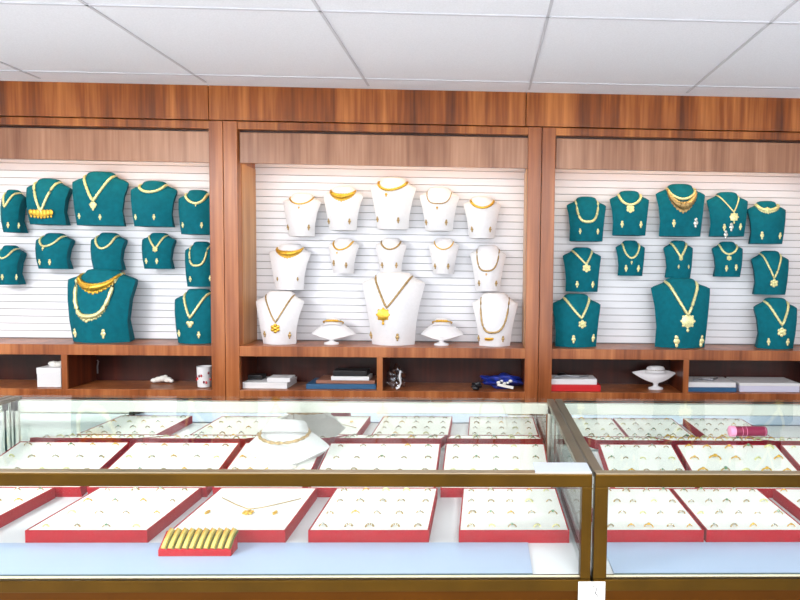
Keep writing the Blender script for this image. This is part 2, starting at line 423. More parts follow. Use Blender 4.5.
# ---------------------------------------------------------------- busts
PRZ = [0, .28, .55, .74, .80, .84, .88, .92, .96, 1.0]
PRW = [.84, .85, .91, .985, 1.0, .88, .66, .53, .49, .47]
PRF = [.92, 1.0, .99, .90, .85, .82, .79, .76, .74, .72]     # how far the front stands out (share of depth)
PRB = [.0, .22, .15, .0, .0, .03, .06, .10, .14, .18]     # where the back is
PRK = [0, 0, 0, .1, .2, .45, .75, 1, 1, 1]
def interp(P, z):
    z = max(0, min(1, z))
    for i in range(len(PRZ) - 1):
        if z <= PRZ[i + 1] + 1e-9:
            t = (z - PRZ[i]) / (PRZ[i + 1] - PRZ[i]); return P[i] * (1 - t) + P[i + 1] * t
    return P[-1]
class Bust:
    def __init__(s, W, H, d, sh=1.0, nk=1.0, base=1.0):
        s.base = base
        s.W, s.H, s.d, s.sh, s.nk = W, H, d, sh, nk
    def zz(s, z):                      # sh squeezes how far down the shoulders sit
        z = z / s.H
        k = .80 + (1 - s.sh) * .2
        return z / k * .8 if z < k else .8 + (z - k) / (1 - k) * .2
    def hw(s, z):
        q = s.zz(z); return interp(PRW, q) * s.W / 2 * (1 - (1 - s.base) * max(0, 1 - q / .8)) * (1 + (s.nk - 1) * max(0, min(1, (q - .84) / .08))) 
    def front(s, x, z):
        q = s.zz(z); f = interp(PRF, q) * s.d; b = interp(PRB, q) * s.d; k = interp(PRK, q); w_ = s.hw(z)
        c = f - (f - b) * (.42 + .08 * k); u = min(.999, abs(x) / w_)
        return -(f - (f - c) * ((1 - k) * u * u * .8 + k * (1 - math.sqrt(1 - u * u))))
    def mesh(s, material):
        zs = [0, .02, .1, .2, .28, .38, .46, .55, .62, .68, .74, .77, .79, .80, .815, .83, .85, .87, .89, .91, .93, .95, .97, .985, 1.0]
        k0 = .80 + (1 - s.sh) * .2
        vs = []; fs = []; NF = 13; NB = 5; n = NF + NB
        for q in zs:
            z = (q / .8 * k0 if q < .8 else k0 + (q - .8) / .2 * (1 - k0)) * s.H
            w_ = s.hw(z); b = interp(PRB, q) * s.d; k = interp(PRK, q)
            sc = 1.0
            if q >= .97: sc = {.97: .97, .985: .88, 1.0: .66}[q]
            ym = -(interp(PRF, q) * s.d + b) / 2
            for i in range(NF):
                u = -math.cos(PI * i / (NF - 1)); x = u * w_ * .999
                y = s.front(x, z); vs.append((x * sc, ym + (y - ym) * sc, z))
            f = interp(PRF, q) * s.d; c = f - (f - b) * .5
            for i in range(NB):
                u = math.cos(PI * (i + 1) / (NB + 1)); 
                yb_ = -(b + (c - b) * k * (1 - math.sqrt(1 - u * u)) + (1 - k) * (abs(u) ** 4) * (c - b) * .25)
                x = u * w_ * (1 - .10 * (1 - k)); vs.append((x * sc, ym + (yb_ - ym) * sc, z))
        for j in range(len(zs) - 1):
            for i in range(n):
                l = (i + 1) % n; fs.append((j * n + i, j * n + l, (j + 1) * n + l, (j + 1) * n + i))
        fs += [tuple(range(n))[::-1], tuple(range((len(zs) - 1) * n, len(zs) * n))]
        return MB().add(vs, fs, material)
def neck_curve(B, kind, zb, ax=0, N=30):
    """front run of a necklace in the bust's own frame, from one side of the neck to the other; zb = lowest point"""
    H = B.H
    zt = H * (.935 if kind in ('collar', 'bib', 'choker') else .92)
    k0 = .80 + (1 - B.sh) * .2
    zt = (k0 + (1 - k0) * (.55 if kind != 'V' else .62)) * H
    xt = B.hw(zt) * .985
    pts = []
    for i in range(N + 1):
        t = -1 + 2 * i / N; a = abs(t)
        if kind == 'V':
            x = t * xt; z = zb + (zt - zb) * (a ** 1.12)
        elif kind == 'U':
            x = xt * math.copysign(1 - (1 - a) ** 1.7, t); z = zb + (zt - zb) * (a ** 2.6)
        else:
            x = xt * math.sin(t * PI / 2); z = zb + (zt - zb) * (1 - math.cos(t * PI / 2)) ** .9
        x += ax * (1 - a) ** .8
        pts.append((x, B.front(x, z), z))
    return pts, xt, zt
def back_arc(B, xt, zt, pts):
    out = []; y0 = pts[0][1]; q = B.zz(zt); yb = -interp(PRB, q) * B.d
    for k in range(1, 8):
        a = PI * k / 8; out.append((xt * math.cos(a) * 1.0, y0 + (yb - y0) * math.sin(a) , zt + .012 * B.H * math.sin(a)))
    return out
def earring(material, s=1.0):
    m = MB(); r = .0042 * s
    m.ball((0, -.0015, .005 * s), r * .8, .002, r * .8, material, 8, 4)
    m.ball((0, -.0015, -.001 * s), r * 1.15, .0022, r * 1.1, material, 8, 4)
    m.ball((0, -.0015, -.0068 * s), r * .55, .0018, r * .9, material, 6, 4)
    return m
def pendant(style, s, mk):
    m = MB(); 
    if style == 'round':
        m.lathe([(.2 * s, 0), (s, .0005), (s, .003), (.75 * s, .005), (.1 * s, .006)], (0, 0, 0), mk, 16)
        m.v = [(x, -z, y) for x, y, z in m.v]
        for k in range(8): m.ball((s * 1.02 * math.cos(k * PI / 4), -.002, s * 1.02 * math.sin(k * PI / 4)), s * .2, .002, s * .2, mk, 6, 4)
        m.ball((0, -.004, -s * 1.45), s * .22, .002, s * .3, mk, 6, 4)
    elif style == 'diamond':
        for (x, z, q) in ((0, 0, .62), (.5, .15, .45), (-.5, .15, .45), (0, .6, .45), (0, -.65, .42), (.3, -.35, .4), (-.3, -.35, .4), (.3, .45, .4), (-.3, .45, .4), (0, -1.1, .25)):
            m.ball((x * s, -.002, z * s), q * s, .003, q * s, mk, 8, 4)
    elif style == 'flower':
        m.ball((0, -.003, 0), s * .5, .003, s * .5, mk, 8, 4)
        for k in range(6):
            a = k * PI / 3 + PI / 6; m.ball((s * .7 * math.cos(a), -.002, s * .7 * math.sin(a)), s * .4, .0025, s * .4, mk, 6, 4)
    elif style == 'wide':
        for k in range(-3, 4):
            m.ball((k * s * .45, -.002, abs(k) * s * .06), s * .34, .003, s * (.62 - .06 * abs(k)), mk, 8, 4)
            m.ball((k * s * .45, -.002, -s * .55 + abs(k) * s * .06), s * .16, .002, s * .2, mk, 6, 4)
    elif style == 'heart':
        m.ball((s * .35, -.002, s * .2), s * .5, .003, s * .45, mk, 8, 4); m.ball((-s * .35, -.002, s * .2), s * .5, .003, s * .45, mk, 8, 4)
        m.ball((0, -.002, -s * .3), s * .5, .003, s * .6, mk, 8, 4)
    else:
        m.ball((0, -.0015, 0), s * .6, .002, s * .6, mk, 8, 4); m.ball((0, -.0015, -s * .8), s * .3, .002, s * .45, mk, 6, 4)
    return m
ORD = ['leftmost', 'second', 'third', 'fourth', 'rightmost']
def place_bust(x0, x1, top, base, mt, cname, where, shelf, neck, ears, dk=1.0, sh=1.0, look=''):
    Yf = (2.505 if shelf else 2.565)
    off = abs((x0 + x1) / 2 - 484)
    wp = ((x1 - x0) - off * ((.022 if shelf and (base - top) > 60 else .012) if x0 < 484 else -.004)) * 1.02
    d0 = YB - .0015 - Yf + .004 if not shelf else min(.150, .45 * (base - top) * Yf / F + .02)
    cs = off * .34 * d0 / Yf
    xc = x0 + wp / 2 - cs if (x0 + x1) / 2 < 484 else x1 - wp / 2 + cs
    W = wp * Yf / F; H = (base - top) * Yf / F
    d = (YB - .0015 - Yf + .012) if not shelf else min(.150, .45 * H + .02)
    if not shelf: d = YB - .0015 - Yf + .004
    p = at(xc, base, Yf)
    yb = YB - .0015 if not shelf else Yf + d
    if shelf: p.z = 1.1715; H = at(xc, top, Yf + d * .4).z - p.z
    B = Bust(W, H, d, sh, 1.0 if mt == TEAL else 1.12, 1.0 if mt == TEAL else .80)
    o = B.mesh(mt).build('necklace_bust', loc=(p.x, yb, p.z), smooth=32)
    tag(o, '%s %s necklace bust, %s' % (look, cname, where) if look else '%s necklace bust, %s' % (cname, where), 'bust', '%s necklace busts' % cname)
    L2 = lambda px, py: ((px - xc) / wp * W, (base - py) / (base - top) * H)
    def surf(px, py):
        x, z = L2(px, py); x = max(-B.hw(z) * .97, min(B.hw(z) * .97, x)); return Vector((p.x + x, yb + B.front(x, z), p.z + z))
    mt_of = {'g': GOLD, 'p': PGOLD, 'd': DGOLD}
    # necklaces: list of (kind, bottom px y, radius px, material, pendant, description)
    kinds = {'V': 'V-shaped', 'U': 'U-shaped', 'collar': 'round', 'bib': 'broad', 'choker': 'choker'}
    xt0 = W * .25
    for (kind, yb_px, rp, mk, pend) in neck:
        zb = L2(0, yb_px)[1]; pts, xt, zt = neck_curve(B, 'collar' if kind in ('bib', 'choker') else kind, zb, (max(-.3 * xt0, min(.3 * xt0, L2(pend[1], 0)[0])) if pend else 0))
        r = rp / 2 * Yf / F; mm = mt_of[mk]
        n = len(pts); rad = []
        for i in range(n):
            a = abs(-1 + 2 * i / (n - 1)); k = 1
            if kind == 'bib': k = .45 + 1.15 * (1 - a) ** 1.0
            if kind == 'U': k = .75 + .4 * (1 - a)
            rad.append(r * k * (1.0 if i % 2 else .8))
        ctr = Vector((p.x, yb, p.z))
        full = [Vector(q) - Vector((0, .5 * rr, 0)) for q, rr in zip(pts, rad)] + [Vector(q) for q in back_arc(B, xt, zt, pts)]
        m = MB(); rb = rad + [r * .5] * 7
        # flatten a little for broad necklaces: tube plus a second row of drops
        m.tube(full, rb, mm, 6, closed=True)
        if kind == 'bib' or rp > 3.6:
            for i in range(3, n - 3):
                a = abs(-1 + 2 * i / (n - 1)); k = rad[i]
                q = pts[i]; zz_ = q[2] - k * 1.15; m.ball((q[0], B.front(q[0], zz_) - .001, zz_), r * .42, .0015, r * .55 * (1.4 - a), mm, 6, 4)
        nm = m.build('gold_necklace', loc=ctr, smooth=60)
        pw = ' with pendant' if pend else ''
        tag(nm, 'gold %s necklace%s on %s bust, %s' % (kinds[kind], pw, cname.split()[0], where), 'necklace', 'gold necklaces on %s busts' % cname.split()[0])
        if pend:
            st, ppx, ppy, ps = pend; x, z = L2(ppx, ppy); s_ = ps / 2 * Yf / F
            pn = pendant(st, s_, GOLD if mk != 'p' or st == 'wide' else PGOLD).build('pendant', nm, smooth=50)
            pn.location = (x, B.front(x, z) - .001, z)
            # lean with the chest
            dz = .02; pn.rotation_euler = (math.atan2(B.front(x, z + dz) - B.front(x, z - dz), 2 * dz) * -1, 0, 0)
    for i, e in enumerate(ears):
        ex, ey = e[0], e[1]; es = e[2] if len(e) > 2 else 1.0; em = e[3] if len(e) > 3 else (PGOLD if mt == TEAL else DGOLD)
        q = surf(ex, ey); eo = earring(em, es * 1.3).build('gold_earring', loc=q, smooth=50)
        side = ['left', 'right', 'lower left', 'lower middle'][i]
        tag(eo, '%s gold earring on %s bust, %s' % (side, cname.split()[0], where), 'earring', 'earrings on %s busts' % cname.split()[0])
T, Wt = (TEAL, 'teal'), (WHITE, 'white')
V, U, C, Bb = 'V', 'U', 'collar', 'bib'
rows = [
 # left cabinet, top row
 (2, 27, 190, 232, T, 'leftmost in left cabinet top row', 0, [(V, 208, 2.2, 'p', None)], [(8, 225), (19, 225)]),
 (27, 73, 179, 224, T, 'second in left cabinet top row', 0, [(V, 212, 2.8, 'p', ('wide', 42, 214, 14))], []),
 (73, 131, 172, 225, T, 'largest in left cabinet top row', 0, [(V, 202, 3, 'p', ('diamond', 94.5, 206, 8))], [(78, 216), (100, 217)]),
 (131, 179, 181, 226, T, 'fourth in left cabinet top row', 0, [(C, 193, 3.2, 'p', None)], [(134.5, 217), (154, 217)]),
 (178.5, 218, 190, 234, T, 'beside first pillar, left cabinet top row', 0, [(C, 204, 3, 'p', ('drop', 196, 205, 4))], [(182, 225), (201, 225)]),
 # left cabinet, middle row
 (-3, 25.5, 246, 285, T, 'leftmost in left cabinet middle row', 0, [(C, 259, 2, 'p', None)], [(3, 277), (12, 277)]),
 (36, 75, 233.5, 269, T, 'second in left cabinet middle row', 0, [(C, 247, 2.4, 'p', ('drop', 44, 249, 4))], [(39, 262), (50, 262)]),
 (91, 128, 233, 270, T, 'third in left cabinet middle row', 0, [(C, 249, 2.4, 'p', None)], []),
 (142, 177, 233, 269, T, 'fourth in left cabinet middle row', 0, [(V, 249, 2, 'p', ('flower', 156, 250, 5))], [(146, 261), (157, 261)]),
 (185, 219, 242, 287, T, 'beside first pillar, left cabinet middle row', 0, [(U, 266, 2.4, 'p', None)], [(190, 279), (208, 278)]),
 # left cabinet, shelf
 (67, 141, 269, 343, T, 'big one on left cabinet shelf', 1, [(Bb, 287, 6, 'g', None), (U, 316, 5, 'p', ('flower', 87, 318, 8))], [(71, 333, 1.5), (101.5, 333, 1.6)]),
 (174, 222, 289, 345, T, 'on left cabinet shelf beside first pillar', 1, [(V, 318, 2.8, 'p', ('heart', 190.5, 324, 9))], [(177, 334, 1.2), (198, 335, 1.2)]),
 # middle cabinet, top row
 (283, 322, 193, 236, Wt, 'leftmost in middle cabinet top row', 0, [(C, 204.5, 1.6, 'g', ('drop', 299, 208, 3))], [(287, 227), (308, 227)]),
 (323, 364, 186, 230, Wt, 'second in middle cabinet top row', 0, [(Bb, 197, 4.2, 'g', None)], [(328, 221), (349, 221)]),
 (370, 416, 177, 229, Wt, 'largest in middle cabinet top row', 0, [(C, 190.5, 3, 'g', ('drop', 386, 195, 4.5))], [(377, 219), (398, 220)]),
 (419, 459, 187, 230.5, Wt, 'fourth in middle cabinet top row', 0, [(U, 204, 1.3, 'd', ('drop', 437, 208, 3.5))], [(426, 222), (446, 222)]),
 (463, 500, 196, 238, Wt, 'rightmost in middle cabinet top row', 0, [(C, 208, 2.8, 'g', None)], [(472, 229), (490, 229)]),
 # middle cabinet, middle row
 (269, 312, 244, 290, Wt, 'leftmost in middle cabinet middle row', 0, [(Bb, 254, 4.2, 'g', None)], [(277, 279, .7), (297, 279, .7)]),
 (328, 360, 238, 273.5, Wt, 'second in middle cabinet middle row', 0, [(C, 250, 1.9, 'g', ('drop', 337, 253, 3))], [(333.5, 263), (346, 265)]),
 (375, 407, 238, 273.5, Wt, 'directly above the big white bust', 0, [(C, 249.5, 2, 'd', None)], [(382, 265), (396, 265)]),
 (428, 459, 238, 274, Wt, 'fourth in middle cabinet middle row', 0, [(C, 249.5, 1.4, 'g', None)], [(435, 266), (448, 266)]),
 (470, 506, 245, 291, Wt, 'rightmost in middle cabinet middle row', 0, [(U, 271, 1.9, 'd', ('drop', 486, 274, 3))], [(479, 283), (496, 283)]),
 # middle cabinet, shelf
 (255, 305, 291, 345, Wt, 'left end of middle cabinet shelf', 1, [(V, 322, 1.8, 'd', ('flower', 275.5, 328, 9))], [(263.5, 334, 1.1), (288, 335, 1.2)]),
 (361, 426, 272, 345, Wt, 'biggest white one, on the shelf', 1, [(V, 307, 2.4, 'd', ('round', 383, 314, 12))], [(368, 335, 1.3), (397, 336, 1.3)]),
 (472, 518, 293, 345, Wt, 'right end of middle cabinet shelf', 1, [(U, 331, 2.4, 'd', ('wide', 489, 337.5, 5.5))], [(478, 337, 1.1), (503, 337, 1.1)]),
 # right cabinet, top row
 (567, 606, 196, 241, T, 'leftmost in right cabinet top row', 0, [(U, 222, 3, 'p', None)], [(580, 231), (598, 231)]),
 (610, 649, 190, 235, T, 'second in right cabinet top row', 0, [(C, 205, 3.2, 'p', ('flower', 629.5, 209, 8))], [(622, 224, 1.2), (641, 224, 1.2)]),
 (656, 705, 183, 236, T, 'largest in right cabinet top row', 0, [(Bb, 206, 6, 'd', None), (C, 199, 3.2, 'p', None)], [(673.5, 223, 1.3), (696, 222, 1.7, SILV)]),
 (707, 748, 191, 236, T, 'fourth in right cabinet top row', 0, [(V, 212, 1.6, 'p', ('round', 733, 217, 8))], [(724, 227, 1.2), (741, 226, 1.2), (726, 234, 1.5, SILV), (731, 226.5, 1.5, SILV)]),
 (748, 786, 200, 243.5, T, 'rightmost in right cabinet top row', 0, [('choker', 210, 3.8, 'p', ('round', 767, 210, 5.5))], [(762, 235, 1.4), (781, 235, 1.2)]),
 # right cabinet, middle row
 (563, 601, 247, 292, T, 'leftmost in right cabinet middle row', 0, [(V, 264, 2.4, 'p', ('flower', 586, 268, 8))], [(577, 284, 1.2), (593, 284, 1.2)]),
 (616, 645, 240, 276, T, 'second in right cabinet middle row', 0, [(C, 258, 2.2, 'p', ('drop', 631, 262, 4))], [(626, 268, 1.2), (638.5, 268, 1.2)]),
 (664, 693, 240, 278, T, 'above big teal bust, right cabinet', 0, [(V, 257, 2.6, 'p', ('flower', 680, 258.5, 4))], [(678, 266.5, .7), (689, 266.5, .7)]),
 (713, 743, 241, 277, T, 'fourth in right cabinet middle row', 0, [(C, 254, 2.4, 'p', ('flower', 728, 258, 5))], [(726, 268, 1.1), (736, 267, 1.1)]),
 (752, 789, 250, 295, T, 'rightmost in right cabinet middle row', 0, [(V, 278, 2.2, 'p', ('flower', 773, 283, 8))], []),
 # right cabinet, shelf
 (552, 601, 294, 348, T, 'on right cabinet shelf beside second pillar', 1, [(V, 318, 3, 'p', ('flower', 582, 324, 8))], [(573.5, 339, 1.4), (594, 338, 1.4)]),
 (651, 711, 278, 349, T, 'big one on right cabinet shelf', 1, [(V, 315, 3.6, 'p', ('round', 687, 321, 13))], [(677, 341, 2.1), (704, 341, 2.1)]),
 (755, 798, 298, 350, T, 'at right end of right cabinet shelf', 1, [(V, 325, 3, 'p', ('flower', 781, 332, 9))], [(769.5, 342, 1.3), (789, 342, 1.3)]),
]
for (x0, x1, top, base, (mt, cn), where, shelf, nk, er) in rows:
    place_bust(x0, x1, top, base, mt, cn, where, shelf, nk, er, sh=1.0 + (.25 if (base - top) > 60 else 0) * -1)

# low boat-shaped stands
def boat(W, H, loc, lean, label, jlabel, jcat, style, neckr=.22, jr=.0022, jm=None, hbf=.62, zff=.26, th=.62, nkh=1, drop=0, group='low boat-shaped bust stands'):
    t = empty('low_bust_stand', loc, label, 'bust', group)
    m = MB(); nu, nv = 24, 10; zf = zff * H; top = []; 
    M = Matrix.Translation((0, 0, zf)) @ Matrix.Rotation(lean, 4, 'X')
    fr = []; bk = []
    hb = H * hbf
    for i in range(nu + 1):
        u = -1 + 2 * i / nu
        zt_ = hb * (th + (.78 - th) * (1 - u * u)); zb_ = hb * (th - .04) - hb * (th - .02) * (1 - abs(u) ** 1.6) - .001
        for j in range(nv + 1):
            v = j / nv; z = zb_ * (1 - v) + zt_ * v; y = .16 * W * u * u - .06 * W * math.sin(PI * v) * (1 - u * u) + .05 * W * v
            fr.append(M @ Vector((u * W / 2, y, z))); bk.append(M @ Vector((u * W / 2 * .995, y + (.07 + (.30 * (1 - v) if drop else 0)) * W * (1.02 - u * u) + .001, z)))
    n1 = (nu + 1) * (nv + 1); fs = []
    q = lambda i, j: i * (nv + 1) + j
    for i in range(nu):
        for j in range(nv):
            fs.append((q(i, j), q(i + 1, j), q(i + 1, j + 1), q(i, j + 1))); fs.append((n1 + q(i, j), n1 + q(i, j + 1), n1 + q(i + 1, j + 1), n1 + q(i + 1, j)))
        fs.append((q(i, 0), n1 + q(i, 0), n1 + q(i + 1, 0), q(i + 1, 0))); fs.append((q(i, nv), q(i + 1, nv), n1 + q(i + 1, nv), n1 + q(i, nv)))
    for j in range(nv):
        fs.append((q(0, j), q(0, j + 1), n1 + q(0, j + 1), n1 + q(0, j))); fs.append((q(nu, j), n1 + q(nu, j), n1 + q(nu, j + 1), q(nu, j + 1)))
    m.add(fr + bk, fs, WHITE); body = m.build('shoulders', t, smooth=40)
    nk = MB().lathe([(neckr * W * 1.15, -.10 * H), (neckr * W, .0), (neckr * W * .93, .10 * H * nkh), (neckr * W * .8, .155 * H * nkh), (neckr * W * .5, .18 * H * nkh), (.001, .185 * H * nkh)], (0, 0, 0), WHITE, 24, 1, .62)
    nk.v = [tuple(M @ Vector((x, y + .055 * W, z + hb * .72))) for x, y, z in nk.v]
    nk.build('neck', t, smooth=50)
    MB().lathe([(.17 * W, 0), (.17 * W, .006), (.07 * W, .012), (.05 * W, zf * .6), (.09 * W, zf + .10 * hb)], (0, .05 * W, 0), WHITE, 20, 1, .7).build('foot', t, smooth=40)
    # jewellery round the neck
    j = MB(); pts = []; rr = []
    for k in range(36):
        a = 2 * PI * k / 36; R_ = neckr * W * 1.13
        dz = -.10 * H * max(0, -math.sin(a)) * (1 if style == 'necklace' else .3)
        f_ = (1 - math.sin(a)) / 2; f_ = f_ ** 1.2
        if drop: pts.append(M @ Vector((R_ * math.cos(a), .055 * W + R_ * .62 * math.sin(a) * (1 - .25 * f_) - jr * 1.5 - .05 * W * f_, hb * .76 + .01 * H - drop * f_))); rr.append(jr * (1 if k % 2 else .6)); continue
        pts.append(M @ Vector((R_ * math.cos(a), .055 * W + R_ * .68 * math.sin(a) - (.03 * W * max(0, -math.sin(a)) if style == 'necklace' else 0), hb * .76 + .015 * H + dz))); rr.append(jr * (1 if k % 2 else .7))
    j.tube(pts, rr, jm or GOLD, 6, closed=True)
    if style == 'bangle':
        for k in range(24, 31): j.ball(pts[k], jr * 1.5, jr * 1.2, jr * 1.7, jm or GOLD, 6, 4)
    jo = j.build('gold_necklace' if style == 'necklace' else 'gold_bangle', loc=loc, smooth=60)
    tag(jo, jlabel, jcat)
def boat_at(x0, x1, top, base, Y, zbase, lean, *a, **k):
    W = (x1 - x0) * Y / F; c = at((x0 + x1) / 2, base, Y); H = (at((x0 + x1) / 2, top, Y).z - zbase)
    boat(W, H, (c.x, Y, zbase), lean, *a, **k)
boat_at(309, 353, 315, 345, 2.54, 1.1715, -.45, 'low white boat-shaped stand on the shelf left of the big white bust', 'gold bangle on the low white stand left of the big white bust', 'bangle', 'bangle', jm=GOLD, jr=.0032, hbf=.80, zff=.20, th=.38, neckr=.2)
boat_at(419.5, 463, 315, 345, 2.54, 1.1715, -.45, 'low white boat-shaped stand on the shelf right of the big white bust', 'gold bangle on the low white stand right of the big white bust', 'bangle', 'bangle', jm=GOLD, jr=.0032, hbf=.80, zff=.20, th=.38, neckr=.2)
t_ = boat_at(633.5, 678.5, 363, 393, 2.54, .9995, -.15, 'empty-looking low white bust stand stored in the right cabinet cubby', 'thin silver chain on the low stand in the right cabinet cubby', 'necklace', 'bangle', jm=SILV, jr=.001)
boat_at(238, 324, 414, 489, 1.70, .9435, -.4, 'low white bust standing among the trays in the centre display case', 'beaded antique gold necklace around the low bust in the display case', 'necklace', 'necklace', neckr=.255, jm=BEAD, jr=.0052, hbf=.95, zff=.06, th=.40, nkh=.8, drop=.055)

# necklace lying in the near tray
tx = NT[0].location.x
zt = ZD + TH + .001
mp = lambda px, py: (lambda r: EYE + r * ((zt - 1.5) / r.z))(R3 @ Vector((px - PX, PY - py, -F)))
m = MB(); L = [mp(222, 498), mp(236, 505), mp(248, 509.5), mp(262, 508), mp(280, 504), mp(301, 499)]
m.tube([p + Vector((0, 0, .0012)) for p in L], .0012, DGOLD, 6)
nl = m.build('gold_necklace', smooth=60); tag(nl, 'thin gold chain with a flower pendant lying in the tray behind the bangle box', 'necklace')
pd = pendant('flower', .013, GOLD); c = mp(248, 513); pd.v = [(x, z, -y) for x, y, z in pd.v]
pd.build('pendant', nl, loc=c, smooth=50)
for i, (x, y) in enumerate(((207.5, 512.5), (275, 513))):
    e = earring(GOLD, 1.3); e.v = [(a, c_, -b) for a, b, c_ in e.v]
    tag(e.build('gold_earring', loc=mp(x, y), smooth=50), 'gold earring lying %s of the flower pendant in the necklace tray' % ('left', 'right')[i], 'earring', 'earrings in the necklace tray')

# bangle box at the very front
xa, xb = at(158, 555, 1.280).x, at(231, 555, 1.280).x
bt = MB().prism([(0, 0), (.036, 0), (.036, .039), (0, .013)], 0, xb - xa, RED).build('bangle_box', loc=(xa, 1.280, ZD + .001), bevel=.001)
tag(bt, 'small red box of gold bangles on the blue strip at the front of the case', 'box')
nb = 10
b0 = MB(); pp = []
w_ = (xb - xa - .004) / nb
for k in range(13):
    a = k / 12; pp.append((.004 * a, .002 + a * .033, .0155 + a * .0245 + .004 * math.sin(PI * a)))
b0.tube(pp, w_ * .34, BGOLD, 8); b0.tube([(p[0] + w_ * .42, p[1], p[2] - .002) for p in pp], w_ * .15, GREENG, 5)
for k in range(13): b0.ball((0, pp[k][1], pp[k][2] + w_ * .3), w_ * .16, .002, .001, GOLD, 5, 3)
bo = b0.build('gold_bangle', smooth=50)
for k in range(nb):
    o = bo if k == 0 else bo.copy()
    if k: COL.objects.link(o)
    o.location = (xa + .002 + w_ * (k + .5), 1.280, ZD + .001)
    tag(o, 'gold bangle, %s from the left in the small red bangle box' % ['', 'second', 'third', 'fourth', 'fifth', 'sixth', 'seventh', 'eighth', 'ninth'][k] if 0 < k < nb - 1 else 'gold bangle at the %s end of the small red bangle box' % ('left' if k == 0 else 'right'), 'bangle', 'gold bangles in the red box')

# acrylic strips on the decks
def strip(xa, xb, label):
    o = MB().box(xa, xb, YG + .018, 1.345, ZD, ZD + .004, BLUE).build('acrylic_sheet', bevel=.0008)
    MB().box(xa, xb, YG + .0155, YG + .018, ZD + .0002, ZD + .0042, EDGE).build('dark_edge', o)
    tag(o, label, 'sheet', 'pale blue sheets at the front of the cases'); return o
SH1 = strip(-1.34, at(533, 573, 1.2).x, 'pale blue sheet lying along the front of the centre display case')
SH2 = strip(.262, 1.76, 'pale blue sheet lying along the front of the right display case')
bt.location.z += .003
for o in bpy.data.objects:
    if o.name.startswith('gold_bangle') and o.get('group') == 'gold bangles in the red box': o.location.z += .003
a, b = at(535, 470, 1.2).x, at(595, 470, 1.2).x
tag(MB().box(a, .211, 1.1885, 1.25, ZT + .0021, ZT + .0041, mat('pale_plastic', (190, 200, 214), .4)).build('corner_guard', bevel=.001), 'pale plastic strip on the right front corner of the centre counter', 'plastic strip')
# hanging tag between the cases
tg = MB().box(-.026, .026, 0, .0012, -.06, .03, PAPER).build('paper_tag', loc=(.2145, YG - .0045, .862), bevel=.0004)
tag(tg, 'white paper tag stuck on the base where the two cases meet', 'tag')
k = MB().tube([(.002, 0, .022), (.010, 0, .018), (.007, 0, .008), (.013, 0, .0)], .0010, INK, 4).build('pen_mark', tg); k.location.y = -.0006
# pink marker on the glass
c = at(748, 431, 1.46); tg = empty('marker_pen', (c.x, 1.46, ZT + .0135), 'pink cylindrical marker lying on the glass top of the right case', 'marker')
def cyl(xa, xb, r, m_): 
    l = MB().lathe([(r * .75, xa), (r, xa + .002), (r, xb - .002), (r * .9, xb)], (0, 0, 0), m_, 20); l.v = [(z, x, y) for x, y, z in l.v]; return l
cyl(-.034, .042, .012, PINK).build('barrel', tg, smooth=40); cyl(-.046, -.030, .0125, LPINK).build('cap', tg, smooth=40)
for x in (-.018, -.008, .036): cyl(x, x + .004, .0124, LPINK).build('band', tg, smooth=40)

# ---------------------------------------------------------------- things in the cubbies
ZC = .9995
def bx(px0, px1, y0px, y1px, Y, dep, m_, name, label, cat, group=None, z=None, lid=None, **k):
    a, b = at(px0, 380, Y).x, at(px1, 380, Y).x; h = (y1px - y0px) * Y / F; z = ZC if z is None else z
    o = MB().box(0, b - a, 0, dep, 0, h, m_).build(name, loc=(a, Y, z), bevel=.0015); tag(o, label, cat, group)
    if lid:
        MB().box(-.001, b - a + .001, -.001, dep + .001, h - .3 * h, h + .001, lid).build('lid', o, bevel=.001)
    return o, a, b, z + h
o, a, b, zt_ = bx(37, 61, 371, 390, 2.50, .09, BOXW, 'cardboard_box', 'white box in the far left cubby, left of the divider', 'box', lid=BOXW)
m = MB(); 
for k in range(7): m.ball((.02 * math.sin(k * 2.1), .015 * math.cos(k * 1.7), .008 + .003 * math.sin(k)), .02, .014, .010, PAPER, 7, 4)
tag(m.build('crumpled_tissue', loc=((a + b) / 2 + .012, 2.55, zt_ + .002)), 'crumpled white tissue on top of the white box in the left cubby', 'tissue')
m = MB(); 
for k, (x, z, r) in enumerate(((-.035, .008, .012), (-.018, .012, .014), (0, .016, .015), (.018, .011, .014), (.034, .007, .009), (.008, .024, .008))): m.ball((x, .004 * math.sin(k * 3), z), r * 1.2, r, r * .8, PAPER, 9, 6)
c = at(163, 380, 2.6); tag(m.build('crumpled_cloth', loc=(c.x, 2.6, ZC + .003), smooth=60), 'small crumpled white cloth lying deep in the left cabinet cubby', 'cloth')
c = at(204.5, 388, 2.53); t = empty('patterned_cup', (c.x, 2.53, ZC), 'white cup with pink pattern in the cubby beside the first pillar', 'cup')
MB().lathe([(.020, 0), (.025, .002), (.028, .082), (.026, .082), (.022, .006), (.001, .004)], (0, 0, 0), BOXW, 20).build('cup_body', t, smooth=40)
m = MB(); random.seed(3)
for k in range(9):
    an = -2.9 + .33 * k; z = .02 + .045 * random.random(); r = .0255 + .0025 * z / .08
    m.ball((r * math.cos(an), r * math.sin(an), z), .004, .004, .006, MATS['pink_plastic'] if k % 2 else BOXR, 6, 4)
m.build('printed_pattern', t)
m = MB().tube([(0, 0, 0), (0, 0, .03), (.004, 0, .05), (0, 0, .055)], .003, STEEL, 6); c = at(97, 378, 2.64)
tag(m.build('metal_hook', loc=(c.x, 2.645, ZC + .03)), 'small metal hook on the back of the left cubby near the divider', 'hook')
